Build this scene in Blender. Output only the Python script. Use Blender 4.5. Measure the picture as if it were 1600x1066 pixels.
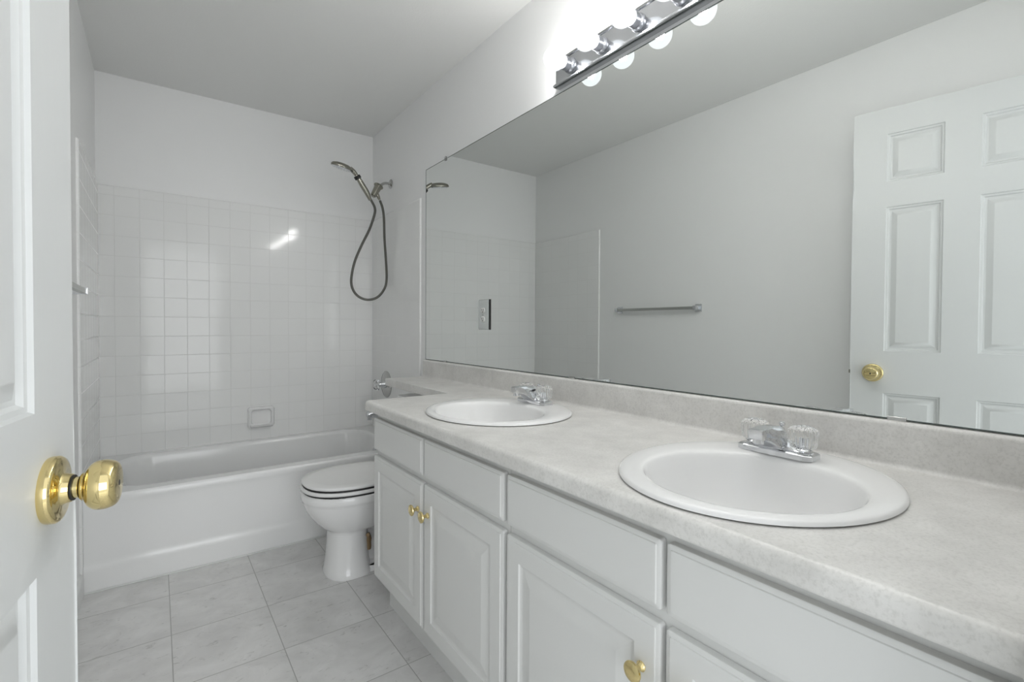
import bpy, bmesh, math, random
from mathutils import Vector, Matrix, noise
PI = math.pi
for o in list(bpy.data.objects): bpy.data.objects.remove(o, do_unlink=True)
scn = bpy.context.scene
COL = scn.collection

# ------------------------------------------------------------------ camera
H = 1.1008; YAW = 0.63364; PITCH = -0.017325; ROLL = 0.005255
F = Vector((math.sin(YAW)*math.cos(PITCH), math.cos(YAW)*math.cos(PITCH), math.sin(PITCH)))
R0 = Vector((math.cos(YAW), -math.sin(YAW), 0)); U0 = R0.cross(F)
RT = R0*math.cos(ROLL) + U0*math.sin(ROLL); UP = -R0*math.sin(ROLL) + U0*math.cos(ROLL)
cam_d = bpy.data.cameras.new('camera'); cam = bpy.data.objects.new('camera', cam_d); COL.objects.link(cam)
cam_d.sensor_width = 36; cam_d.lens = 755.57/1600*36; cam_d.shift_y = -9.5/1600; cam_d.clip_start = 0.02
m = Matrix((RT, UP, -F)).transposed().to_4x4(); m.translation = Vector((0, 0, H)); cam.matrix_world = m
scn.camera = cam

# ------------------------------------------------------------------ exposure, world
scn.view_settings.view_transform = 'Standard'; scn.view_settings.look = 'None'
scn.view_settings.gamma = 1; scn.view_settings.use_curve_mapping = False
scn.view_settings.exposure = 1.04
BULB_CORE = 142.0
w = bpy.data.worlds.new('hall_daylight'); scn.world = w; w.use_nodes = True
w.node_tree.nodes['Background'].inputs[0].default_value = (0.93, 0.97, 1.0, 1)
w.node_tree.nodes['Background'].inputs[1].default_value = 0.58

hl = bpy.data.lights.new('added_hall_fill', 'AREA'); hl.shape = 'RECTANGLE'; hl.size = 3.2; hl.size_y = 2.3; hl.energy = 37; hl.color = (.97, .985, 1)  # added soft fill behind the doorway, brightens the far end of the room
hlo = bpy.data.objects.new('added_hall_fill', hl); COL.objects.link(hlo); hlo.location = (.2, -3.2, 1.2); hlo.rotation_euler = (math.radians(90), 0, 0)

# ------------------------------------------------------------------ key dimensions (metres)
D = 1.247; XL = -0.257; B = 3.379; C = 2.44; YN = 0.07; TF = 2.60
ZK = 0.814; ZT = 1.99; ZB = 0.909; YM = 2.525

# ------------------------------------------------------------------ materials
def mat(name, col=(.8, .8, .8), rough=.5, metal=0, **kw):
    m = bpy.data.materials.new(name); m.use_nodes = True
    b = m.node_tree.nodes['Principled BSDF']
    b.inputs['Base Color'].default_value = (*col, 1); b.inputs['Roughness'].default_value = rough
    b.inputs['Metallic'].default_value = metal
    for k, v in kw.items(): b.inputs[k.replace('_', ' ')].default_value = v
    return m
def nd(m, t, **kw):
    n = m.node_tree.nodes.new(t)
    for k, v in kw.items():
        if k in n.inputs: n.inputs[k].default_value = v
        else: setattr(n, k, v)
    return n
def lk(m, a, b): m.node_tree.links.new(a, b)
def bsdf(m): return m.node_tree.nodes['Principled BSDF']
def coords(m, scale=(1, 1, 1), loc=(0, 0, 0), swz=None):
    tc = nd(m, 'ShaderNodeTexCoord'); out = tc.outputs['Object']
    if swz:
        s = nd(m, 'ShaderNodeSeparateXYZ'); c = nd(m, 'ShaderNodeCombineXYZ'); lk(m, out, s.inputs[0])
        for i, a in enumerate(swz): lk(m, s.outputs[a], c.inputs[i])
        out = c.outputs[0]
    mp = nd(m, 'ShaderNodeMapping'); mp.inputs['Scale'].default_value = scale; mp.inputs['Location'].default_value = loc
    lk(m, out, mp.inputs['Vector']); return mp.outputs[0]
def add_bump(m, vec, scale, strength, dist=.001, detail=3):
    n = nd(m, 'ShaderNodeTexNoise'); n.inputs['Scale'].default_value = scale; n.inputs['Detail'].default_value = detail
    lk(m, vec, n.inputs['Vector'])
    b = nd(m, 'ShaderNodeBump'); b.inputs['Strength'].default_value = strength; b.inputs['Distance'].default_value = dist
    lk(m, n.outputs['Fac'], b.inputs['Height']); lk(m, b.outputs[0], bsdf(m).inputs['Normal']); return b

M = {}
def paint(name, col, rough, sc=220, st=.25):
    p = mat(name, col, rough); add_bump(p, coords(p), sc, st, .0015); return p
M['wall'] = paint('wall_paint', (.90, .905, .90), .42)
M['ceil'] = paint('ceiling_paint', (.89, .895, .88), .8, 160, .35)
M['trim'] = paint('trim_paint', (.82, .83, .82), .35, 60, .05)
M['cab'] = paint('cabinet_paint', (.78, .785, .77), .42, 90, .05)
M['frame_raw'] = paint('raw_wood_board', (.30, .255, .20), .8, 90, .1)  # bare brown wood of the strip under the countertop
# room door: moulded skin with a faint vertical wood grain
p = mat('door_paint', (.70, .715, .71), .42); add_bump(p, coords(p, scale=(90, 260, 6)), 1.6, .22, .0012, 4); M['door'] = p
# glazed wall tile, one material per wall orientation
def tile(name, swz, loc, bs=.6):
    p = mat(name, (.83, .835, .825), .07, Specular_IOR_Level=.28)
    v = coords(p, swz=swz, loc=loc)
    br = nd(p, 'ShaderNodeTexBrick'); br.offset = 0; br.squash = 1
    for k, x in (('Scale', 1), ('Mortar Size', .0013), ('Mortar Smooth', .3), ('Brick Width', .1083), ('Row Height', .1083), ('Bias', 0)): br.inputs[k].default_value = x
    br.inputs['Color1'].default_value = (.885, .89, .88, 1); br.inputs['Color2'].default_value = (.90, .905, .895, 1); br.inputs['Mortar'].default_value = (.80, .805, .79, 1)
    lk(p, v, br.inputs['Vector']); lk(p, br.outputs['Color'], bsdf(p).inputs['Base Color'])
    # rounded tile edges: a second, softer mortar profile as height
    b2 = nd(p, 'ShaderNodeTexBrick'); b2.offset = 0; b2.squash = 1
    for k, x in (('Scale', 1), ('Mortar Size', .0022), ('Mortar Smooth', 1.0), ('Brick Width', .1083), ('Row Height', .1083)): b2.inputs[k].default_value = x
    lk(p, v, b2.inputs['Vector'])
    inv = nd(p, 'ShaderNodeMath', operation='SUBTRACT'); inv.inputs[0].default_value = 1; lk(p, b2.outputs['Fac'], inv.inputs[1])
    n = nd(p, 'ShaderNodeTexNoise'); n.inputs['Scale'].default_value = 11; n.inputs['Detail'].default_value = 1; lk(p, v, n.inputs['Vector'])
    dv = nd(p, 'ShaderNodeVectorMath', operation='DIVIDE'); lk(p, v, dv.inputs[0]); dv.inputs[1].default_value = (.1083, .1083, 1000)
    fl = nd(p, 'ShaderNodeVectorMath', operation='FLOOR'); lk(p, dv.outputs[0], fl.inputs[0]); fr_ = nd(p, 'ShaderNodeVectorMath', operation='FRACTION'); lk(p, dv.outputs[0], fr_.inputs[0])
    wn = nd(p, 'ShaderNodeTexWhiteNoise'); lk(p, fl.outputs[0], wn.inputs['Vector'])
    sb = nd(p, 'ShaderNodeVectorMath', operation='SUBTRACT'); lk(p, wn.outputs['Color'], sb.inputs[0]); sb.inputs[1].default_value = (.5, .5, .5)
    dt = nd(p, 'ShaderNodeVectorMath', operation='DOT_PRODUCT'); lk(p, sb.outputs[0], dt.inputs[0]); lk(p, fr_.outputs[0], dt.inputs[1])
    tl_ = nd(p, 'ShaderNodeMath', operation='MULTIPLY_ADD'); lk(p, dt.outputs['Value'], tl_.inputs[0]); tl_.inputs[1].default_value = 1.3; lk(p, inv.outputs[0], tl_.inputs[2])
    ad = nd(p, 'ShaderNodeMath', operation='MULTIPLY_ADD'); lk(p, n.outputs['Fac'], ad.inputs[0]); ad.inputs[1].default_value = .45; lk(p, tl_.outputs[0], ad.inputs[2])
    bu = nd(p, 'ShaderNodeBump'); bu.inputs['Strength'].default_value = bs; bu.inputs['Distance'].default_value = .0011
    lk(p, ad.outputs[0], bu.inputs['Height']); lk(p, bu.outputs[0], bsdf(p).inputs['Normal'])
    rm = nd(p, 'ShaderNodeMapRange'); lk(p, br.outputs['Fac'], rm.inputs[0]); rm.inputs['To Min'].default_value = .09; rm.inputs['To Max'].default_value = .45
    lk(p, rm.outputs[0], bsdf(p).inputs['Roughness'])
    return p
GZ = -(1.361 % .1083)
M['tile_x'] = tile('wall_tile_back', (0, 2, 1), (-.035, GZ, 0))
M['tile_y'] = tile('wall_tile_side', (1, 2, 0), (-(3.369 % .1083), GZ, 0), .14)
# floor tile
def floor_mat():
    p = mat('floor_tile', (.5, .5, .5), .33)
    v = coords(p, loc=(-.035 + .309*4, -(2.39 % .313) + .313*4, 0))
    br = nd(p, 'ShaderNodeTexBrick'); br.offset = 0; br.squash = 1
    for k, x in (('Scale', 1), ('Mortar Size', .0016), ('Mortar Smooth', .2), ('Brick Width', .309), ('Row Height', .313), ('Bias', 0)): br.inputs[k].default_value = x
    br.inputs['Color1'].default_value = (0, 0, 0, 1); br.inputs['Color2'].default_value = (1, 1, 1, 1)
    lk(p, v, br.inputs['Vector'])
    off = nd(p, 'ShaderNodeVectorMath', operation='MULTIPLY_ADD'); lk(p, br.outputs['Color'], off.inputs[0]); off.inputs[1].default_value = (9, 7, 5); lk(p, v, off.inputs[2])
    n1 = nd(p, 'ShaderNodeTexNoise'); n1.inputs['Scale'].default_value = 7; n1.inputs['Detail'].default_value = 6; n1.inputs['Roughness'].default_value = .62; n1.inputs['Distortion'].default_value = .6
    lk(p, off.outputs[0], n1.inputs['Vector'])
    r1 = nd(p, 'ShaderNodeValToRGB'); lk(p, n1.outputs['Fac'], r1.inputs[0])
    r1.color_ramp.elements[0].position = .3; r1.color_ramp.elements[0].color = (.68, .675, .665, 1)
    r1.color_ramp.elements[1].position = .68; r1.color_ramp.elements[1].color = (.84, .837, .828, 1)
    # darker specks and streaks
    n2 = nd(p, 'ShaderNodeTexNoise'); n2.inputs['Scale'].default_value = 38; n2.inputs['Detail'].default_value = 5; n2.inputs['Roughness'].default_value = .7; n2.inputs['Distortion'].default_value = 1.2
    mp = nd(p, 'ShaderNodeMapping'); mp.inputs['Scale'].default_value = (.55, 1.3, 1); mp.inputs['Rotation'].default_value = (0, 0, .7); lk(p, off.outputs[0], mp.inputs['Vector']); lk(p, mp.outputs[0], n2.inputs['Vector'])
    r2 = nd(p, 'ShaderNodeValToRGB'); lk(p, n2.outputs['Fac'], r2.inputs[0])
    r2.color_ramp.elements[0].position = .27; r2.color_ramp.elements[0].color = (.62, .62, .61, 1)
    r2.color_ramp.elements[1].position = .41; r2.color_ramp.elements[1].color = (1, 1, 1, 1)
    mx = nd(p, 'ShaderNodeMix', data_type='RGBA', blend_type='MULTIPLY'); mx.inputs[0].default_value = 1
    lk(p, r1.outputs[0], mx.inputs[6]); lk(p, r2.outputs[0], mx.inputs[7])
    mg = nd(p, 'ShaderNodeMix', data_type='RGBA'); lk(p, br.outputs['Fac'], mg.inputs[0]); lk(p, mx.outputs[2], mg.inputs[6]); mg.inputs[7].default_value = (.44, .435, .42, 1)
    lk(p, mg.outputs[2], bsdf(p).inputs['Base Color'])
    sub = nd(p, 'ShaderNodeMath', operation='MULTIPLY_ADD'); lk(p, br.outputs['Fac'], sub.inputs[0]); sub.inputs[1].default_value = -1.5; lk(p, n2.outputs['Fac'], sub.inputs[2])
    bu = nd(p, 'ShaderNodeBump'); bu.inputs['Strength'].default_value = .35; bu.inputs['Distance'].default_value = .001; lk(p, sub.outputs[0], bu.inputs['Height']); lk(p, bu.outputs[0], bsdf(p).inputs['Normal'])
    return p
M['floor'] = floor_mat()
# countertop laminate: pale, finely mottled stone print
def laminate():
    p = mat('laminate', (.7, .7, .68), .33); v = coords(p)
    n1 = nd(p, 'ShaderNodeTexNoise'); n1.inputs['Scale'].default_value = 9; n1.inputs['Detail'].default_value = 8; n1.inputs['Roughness'].default_value = .68; lk(p, v, n1.inputs['Vector'])
    r1 = nd(p, 'ShaderNodeValToRGB'); lk(p, n1.outputs['Fac'], r1.inputs[0])
    e = r1.color_ramp.elements; e[0].position = .32; e[0].color = (.68, .67, .645, 1); e[1].position = .66; e[1].color = (.84, .83, .805, 1)
    n2 = nd(p, 'ShaderNodeTexNoise'); n2.inputs['Scale'].default_value = 190; n2.inputs['Detail'].default_value = 4; n2.inputs['Roughness'].default_value = .6; lk(p, v, n2.inputs['Vector'])
    r2 = nd(p, 'ShaderNodeValToRGB'); lk(p, n2.outputs['Fac'], r2.inputs[0])
    e = r2.color_ramp.elements; e[0].position = .3; e[0].color = (.83, .83, .82, 1); e[1].position = .52; e[1].color = (1, 1, 1, 1)
    mx = nd(p, 'ShaderNodeMix', data_type='RGBA', blend_type='MULTIPLY'); mx.inputs[0].default_value = .8
    lk(p, r1.outputs[0], mx.inputs[6]); lk(p, r2.outputs[0], mx.inputs[7]); lk(p, mx.outputs[2], bsdf(p).inputs['Base Color'])
    bu = nd(p, 'ShaderNodeBump'); bu.inputs['Strength'].default_value = .1; bu.inputs['Distance'].default_value = .0006; lk(p, n2.outputs['Fac'], bu.inputs['Height']); lk(p, bu.outputs[0], bsdf(p).inputs['Normal'])
    return p
M['lam'] = laminate()
M['porcelain'] = mat('porcelain', (.91, .91, .905), .09); add_bump(M['porcelain'], coords(M['porcelain']), 8, .04, .001, 1)
M['tub'] = mat('tub_enamel', (.90, .905, .90), .13); add_bump(M['tub'], coords(M['tub']), 6, .05, .001, 1)
M['seat'] = mat('seat_plastic', (.90, .90, .89), .25)
M['chrome'] = mat('chrome', (.70, .71, .73), .07, 1)
M['satin'] = mat('satin_chrome', (.50, .50, .49), .16, 1)
M['bar'] = mat('light_bar_chrome', (.56, .57, .59), .13, 1)
M['cup'] = mat('socket_metal', (.30, .31, .33), .34, 1)
M['nickel'] = mat('worn_nickel', (.33, .32, .275), .24, 1); add_bump(M['nickel'], coords(M['nickel']), 60, .08, .0005)
def hose_mat():
    p = mat('hose_metal', (.15, .15, .135), .34, 1); v = coords(p)
    wv = nd(p, 'ShaderNodeTexWave', bands_direction='Z'); wv.inputs['Scale'].default_value = 90; lk(p, v, wv.inputs['Vector'])
    bu = nd(p, 'ShaderNodeBump'); bu.inputs['Strength'].default_value = .5; bu.inputs['Distance'].default_value = .0012
    lk(p, wv.outputs['Fac'], bu.inputs['Height']); lk(p, bu.outputs[0], bsdf(p).inputs['Normal']); return p
M['hose'] = hose_mat()
M['towelbar'] = mat('towel_bar_metal', (.50, .51, .49), .3, 1)
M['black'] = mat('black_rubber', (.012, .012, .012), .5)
M['dark'] = mat('dark_reflection', (.03, .032, .03), .6)  # colour of the painted dark reflection beside the outlet plate
M['brass'] = mat('polished_brass', (.80, .66, .33), .07, 1); add_bump(M['brass'], coords(M['brass']), 14, .05, .001, 1)
M['rust'] = mat('stained_fitting', (.32, .22, .12), .5, .3); add_bump(M['rust'], coords(M['rust']), 90, .5)
M['acrylic'] = mat('clear_acrylic', (1, 1, 1), .02, 0, Transmission_Weight=1.0, IOR=1.45)
M['mirror'] = mat('mirror_silver', (.79, .81, .795), .0, 1)
M['mirror_edge'] = mat('mirror_glass_edge', (.10, .12, .11), .25)
M['plate'] = mat('outlet_plate', (.66, .69, .68), .14, .55)
M['recept'] = mat('outlet_face', (.80, .80, .78), .35)
M['slot'] = mat('outlet_slot', (.06, .06, .055), .6)
def glow(name, col, s, fac=None):
    p = bpy.data.materials.new(name); p.use_nodes = True; t = p.node_tree; t.nodes.clear()
    out = t.nodes.new('ShaderNodeOutputMaterial'); e = t.nodes.new('ShaderNodeEmission')
    e.inputs[0].default_value = (*col, 1); e.inputs[1].default_value = s
    if fac is None: t.links.new(e.outputs[0], out.inputs[0]); return p
    tr = t.nodes.new('ShaderNodeBsdfTransparent'); mx = t.nodes.new('ShaderNodeMixShader'); mx.inputs[0].default_value = fac
    t.links.new(tr.outputs[0], mx.inputs[1]); t.links.new(e.outputs[0], mx.inputs[2]); t.links.new(mx.outputs[0], out.inputs[0]); return p
M['core'] = glow('bulb_core_glow', (1, .985, .97), BULB_CORE)
M['globe'] = glow('bulb_globe_glow', (.93, .98, 1), 0.80, .42)

# ------------------------------------------------------------------ mesh helpers
def root_of(o):
    while o.parent: o = o.parent
    return o
def obj(name, bm, m, parent=None, angle=35, world=True, recalc=True):
    """link a bmesh as one mesh object; world=True: vertices are in world coordinates"""
    if recalc: bmesh.ops.recalc_face_normals(bm, faces=bm.faces)
    if parent is not None and world:
        bmesh.ops.translate(bm, verts=bm.verts, vec=-root_of(parent).location)
    me = bpy.data.meshes.new(name); bm.to_mesh(me); bm.free()
    me.polygons.foreach_set('use_smooth', [True]*len(me.polygons)); me.set_sharp_from_angle(angle=math.radians(angle))
    for x in (m if isinstance(m, (list, tuple)) else [m]): me.materials.append(x)
    o = bpy.data.objects.new(name, me); COL.objects.link(o); o.parent = parent
    return o
def thing(name, label, cat, loc=(0, 0, 0), group=None, rotz=0):
    o = bpy.data.objects.new(name, None); COL.objects.link(o); o.location = loc; o.rotation_euler = (0, 0, rotz)
    o.empty_display_size = .05
    o['label'] = label; o['category'] = cat
    if group: o['group'] = group
    return o
def struct(o, label=None, cat=None):
    o['kind'] = 'structure'
    if label: o['label'] = label
    if cat: o['category'] = cat
    return o
def box(bm, x0, x1, y0, y1, z0, z1, bev=0, seg=2):
    r = bmesh.ops.create_cube(bm, size=1)['verts']
    for v in r: v.co = Vector(((x0+x1)/2+v.co.x*(x1-x0), (y0+y1)/2+v.co.y*(y1-y0), (z0+z1)/2+v.co.z*(z1-z0)))
    if bev:
        es = list({e for v in r for e in v.link_edges})
        bmesh.ops.bevel(bm, geom=es, offset=bev, segments=seg, profile=.5, affect='EDGES')
    return bm
def B_(*a, **k): return box(bmesh.new(), *a, **k)
def rings(bm, loops, cap0=True, cap1=True, closed=True):
    prev = None; first = None
    for lp in loops:
        vs = [bm.verts.new(p) for p in lp]
        if prev:
            n = len(vs)
            for i in range(n if closed else n-1):
                j = (i+1) % n
                try: bm.faces.new((prev[i], prev[j], vs[j], vs[i]))
                except ValueError: pass
        else: first = vs
        prev = vs
    if cap0: bm.faces.new(list(reversed(first)))
    if cap1: bm.faces.new(prev)
    return bm
def frame_of(axis):
    a = Vector(axis).normalized(); t = Vector((0, 0, 1)) if abs(a.z) < .9 else Vector((1, 0, 0))
    u = a.cross(t).normalized(); return a, u, a.cross(u)
def lathe(bm, org, axis, prof, n=40, fl=None):
    """prof: (distance along axis, radius); fl(angle, i) scales the radius"""
    a, u, v = frame_of(axis); org = Vector(org)
    lp = []
    for i, (h, r) in enumerate(prof):
        r = max(r, 1e-5)
        lp.append([org + a*h + (u*math.cos(t)+v*math.sin(t))*r*(fl(t, i) if fl else 1) for t in (2*PI*k/n for k in range(n))])
    return rings(bm, lp)
def fine(prof, i0, i1, n=5):
    q = smooth_path([(a, b, 0) for a, b in prof[i0:i1]], n); return prof[:i0]+[(p.x, p.y) for p in q]+prof[i1:]
def smooth_path(pts, n=8):
    pts = [Vector(p) for p in pts]; out = []
    P = [pts[0]*2-pts[1]] + pts + [pts[-1]*2-pts[-2]]
    for i in range(1, len(P)-2):
        for k in range(n):
            t = k/n; a, b, c, d = P[i-1], P[i], P[i+1], P[i+2]
            out.append(.5*((2*b)+(-a+c)*t+(2*a-5*b+4*c-d)*t*t+(-a+3*b-3*c+d)*t**3))
    out.append(pts[-1]); return out
def tube(bm, pts, rad, n=14, cap=True, flat=None):
    pts = [Vector(p) for p in pts]; N = len(pts)
    tg = [(pts[min(i+1, N-1)]-pts[max(i-1, 0)]).normalized() for i in range(N)]
    _, u, v = frame_of(tg[0]); lp = []
    for i in range(N):
        u = (u - tg[i]*u.dot(tg[i])).normalized(); v = tg[i].cross(u)
        r = rad(i/(N-1)) if callable(rad) else rad
        lp.append([pts[i]+(u*math.cos(t)+v*math.sin(t))*r for t in (2*PI*k/n for k in range(n))])
    return rings(bm, lp, cap, cap)
def rrect(x0, x1, y0, y1, r, z, n=8):
    r = min(r, (x1-x0)/2-1e-4, (y1-y0)/2-1e-4); out = []
    for cx, cy, a0 in ((x1-r, y1-r, 0), (x0+r, y1-r, PI/2), (x0+r, y0+r, PI), (x1-r, y0+r, 1.5*PI)):
        for k in range(n+1):
            a = a0 + PI/2*k/n; out.append(Vector((cx+r*math.cos(a), cy+r*math.sin(a), z)))
    return out
def panel_rings(org, ux, uy, w, h, steps, nrm, rad=0):
    """nested rectangles, steps = (inset, height along normal)"""
    org, ux, uy, nrm = map(Vector, (org, ux, uy, nrm)); lp = []
    for ins, d in steps:
        if rad:
            pts = rrect(ins, w-ins, ins, h-ins, max(rad-ins*.4, .0012), 0, 4)
            lp.append([org+ux*p.x+uy*p.y+nrm*d for p in pts])
        else:
            lp.append([org+ux*a+uy*b+nrm*d for a, b in ((ins, ins), (w-ins, ins), (w-ins, h-ins), (ins, h-ins))])
    return lp

# ------------------------------------------------------------------ room shell
struct(obj('floor', B_(XL-.1, D+.1, -1.3, B+.1, -.1, 0), M['floor']), 'floor of square pale grey marbled tiles with thin grey grout', 'floor')
struct(obj('ceiling', B_(XL-.1, D+.1, -.05, B+.1, C, C+.1), M['ceil']), 'flat pale ceiling over the whole bathroom', 'ceiling')
wb = struct(obj('wall_back', B_(XL-.1, D+.1, B, B+.1, 0, C), M['wall']), 'back wall behind the bathtub', 'wall')
wl = struct(obj('wall_left', B_(XL-.1, XL, -.05, B, 0, C), M['wall']), 'left wall facing the mirror, painted plain white', 'wall')
wr = struct(obj('wall_right', B_(D, D+.1, -.05, B, 0, C), M['wall']), 'right wall carrying the mirror and the light bar', 'wall')
bm = bmesh.new()
box(bm, XL, -.215, -.05, YN+.04, 0, C); box(bm, .62, D, -.05, YN, 0, C); box(bm, -.215, .62, -.05, YN, 2.09, C)
struct(obj('wall_front', bm, M['wall']), 'near wall around the doorway', 'wall')
bm = bmesh.new()   # casing around the doorway, hall side
box(bm, .602, .62, -.05, YN, 0, 2.09, .002); box(bm, -.215, -.197, -.05, YN+.04, 0, 2.09, .002); box(bm, -.197, .602, -.05, YN, 2.072, 2.09, .002)
box(bm, .602, .68, -.066, -.05, 0, 2.15, .003); box(bm, -.275, -.197, -.066, -.05, 0, 2.15, .003); box(bm, -.197, .602, -.066, -.05, 2.072, 2.15, .003)
struct(obj('trim_1', bm, M['trim']), 'painted jamb and casing lining the doorway', 'door trim')
bm = bmesh.new()
pr = [(0, 0), (.012, 0), (.012, .07), (.009, .08), (.004, .086), (0, .088)]
rings(bm, [[Vector((XL+a, y, b)) for a, b in pr] for y in (YN+.045, TF-.004)])
struct(obj('baseboard_left', bm, M['trim']), 'white baseboard along the left wall up to the tub', 'baseboard')
bm = bmesh.new()
box(bm, XL+.013, D-.36, TF-.010, TF-.0025, 0, .006, .002)
struct(obj('trim_2', bm, M['trim']), 'thin white caulk line where tub meets the floor', 'caulk')
# tiled surround, a part of each wall, with a rounded bullnose edge
ZTI = 1.846; TT = .010
def slab(name, w, m, pts_fn, label):
    o = obj(name, pts_fn, m, w, 50); o['label'] = label; return o
def bullnose_slab(axis):   # left / right wall
    bm = bmesh.new(); s = 1 if axis == 'l' else -1; x0 = XL if axis == 'l' else D
    box(bm, min(x0, x0+s*TT), max(x0, x0+s*TT), TF-.005, B, .0, ZTI, 0)
    es = [e for e in bm.edges if all(abs(v.co.x-(x0+s*TT)) < 1e-5 for v in e.verts) and (all(abs(v.co.y-(TF-.005)) < 1e-5 for v in e.verts) or all(abs(v.co.z-ZTI) < 1e-5 for v in e.verts))]
    bmesh.ops.bevel(bm, geom=es, offset=.008, segments=5, profile=.5, affect='EDGES'); return bm
bm = B_(XL+TT, D-TT, B-TT, B, 0, ZTI)
es = [e for e in bm.edges if all(abs(v.co.y-(B-TT)) < 1e-5 and abs(v.co.z-ZTI) < 1e-5 for v in e.verts)]
bmesh.ops.bevel(bm, geom=es, offset=.008, segments=5, profile=.5, affect='EDGES')
slab('tile_surround', wb, M['tile_x'], bm, 'glossy square white wall tiles behind the tub')
slab('tile_surround', wl, M['tile_y'], bullnose_slab('l'), 'glossy square white tiles on the left wall beside the tub')
slab('tile_surround', wr, M['tile_y'], bullnose_slab('r'), 'glossy square white tiles on the right wall under the shower arm')

# ------------------------------------------------------------------ open door at the left
DS = .16; dvec = Vector((-DS, -math.sqrt(1-DS*DS), 0)); EDGE = Vector((-.0915, .869, 0)); DW = .72; DT = .035
# local frame: +x along the door from the free edge to the hinge, +y out of the room-side face
door = bpy.data.objects.new('door_1', None); COL.objects.link(door)
ang = math.atan2(dvec.y, dvec.x); door.location = EDGE; door.rotation_euler = (0, 0, ang)
struct(door, 'open white six-panel door in the left foreground with brass knob', 'door')
nrm_w = Matrix.Rotation(ang, 3, 'Z') @ Vector((0, 1, 0))
assert nrm_w.x > 0
ws = [0, .12, .31, .42, .612, DW]; zs = [.012, .22, .815, 1.0, 1.635, 1.745, 1.955, 2.068]
DSTEP = [(0, 0), (.003, -.005), (.009, -.006), (.013, -.0115), (.019, -.012), (.038, -.0035), (.040, -.003), (.0415, -.003)]
bm = bmesh.new()
for face, n in ((0, 1), (-DT, -1)):
    for i in range(5):
        for j in range(7):
            if i in (1, 3) and j in (1, 3, 5):
                lp = panel_rings((ws[i], face, zs[j]), (1, 0, 0), (0, 0, 1), ws[i+1]-ws[i], zs[j+1]-zs[j], DSTEP, (0, n, 0))
                rings(bm, lp, cap0=False)
            else:
                bm.faces.new([bm.verts.new(Vector(p)) for p in ((ws[i], face, zs[j]), (ws[i+1], face, zs[j]), (ws[i+1], face, zs[j+1]), (ws[i], face, zs[j+1]))])
for j in range(7):
    for x in (0, DW): bm.faces.new([bm.verts.new(p) for p in ((x, 0, zs[j]), (x, -DT, zs[j]), (x, -DT, zs[j+1]), (x, 0, zs[j+1]))])
for i in range(5):
    for z in (zs[0], zs[-1]): bm.faces.new([bm.verts.new(p) for p in ((ws[i], 0, z), (ws[i], -DT, z), (ws[i+1], -DT, z), (ws[i+1], 0, z))])
bmesh.ops.remove_doubles(bm, verts=bm.verts, dist=1e-5)
es = [e for e in bm.edges if len(e.link_faces) == 2 and all(abs(v.co.x) < 1e-5 for v in e.verts) and (all(abs(v.co.y) < 1e-5 for v in e.verts) or all(abs(v.co.y+DT) < 1e-5 for v in e.verts))]
bmesh.ops.bevel(bm, geom=es, offset=.0025, segments=3, profile=.5, affect='EDGES')
leaf = obj('door_leaf', bm, M['door'], door, 28, world=False)
KZ = .903; KW = .083
def knob_side(s):
    kb = obj('door_knob', lathe(bmesh.new(), (KW, 0 if s > 0 else -DT, KZ), (0, s, 0), fine([(.0, .0), (.0, .0385), (.003, .0395), (.009, .0393), (.0115, .037), (.0125, .033), (.013, .020), (.0145, .0185), (.018, .0175), (.0215, .0165), (.0225, .014), (.023, .0125), (.0285, .0125), (.030, .0150), (.0315, .0165), (.033, .0150), (.034, .0160), (.036, .021), (.039, .0255), (.043, .0285), (.048, .0298), (.054, .0298), (.060, .0282), (.0635, .0262), (.0658, .0235), (.0668, .019), (.0668, 0)], 14, 25), 64), M['brass'], door, 50, world=False)
    kb['label'] = 'polished brass door knob' if s > 0 else 'brass door knob on the far face'
    o = obj('lock_ring', lathe(bmesh.new(), (KW, s*.0222 if s > 0 else -DT-.0222, KZ), (0, s, 0), [(0, .0150), (.0, .0152), (.0016, .0152), (.0016, .0150)], 40), M['black'], kb, world=False)
    if s > 0:
        o2 = obj('release_slot', lathe(bmesh.new(), (KW, .0661, KZ), (0, 1, 0), [(0, .0), (0, .0035), (.0009, .0035), (.0009, 0)], 16), M['slot'], kb, world=False)
knob_side(1); knob_side(-1)
bm = bmesh.new(); box(bm, -.0012, .004, -.030, -.005, KZ-.03, KZ+.03, .0005, 1); 
lp_ = obj('latch_plate', bm, M['brass'], door, world=False)
bm = bmesh.new(); box(bm, -.009, .0, -.0235, -.0115, KZ-.008, KZ+.008, .002)
obj('latch_bolt', bm, M['nickel'], lp_, world=False)
for z in (.25, 1.04, 1.85):
    bm = lathe(bmesh.new(), (DW+.006, .004, z-.045), (0, 0, 1), [(0, .004), (0, .006), (.09, .006), (.09, .004)], 14); box(bm, DW-.001, DW+.006, -.03, .003, z-.044, z+.044)
    obj('hinge', bm, M['brass'], door, world=False)

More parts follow.
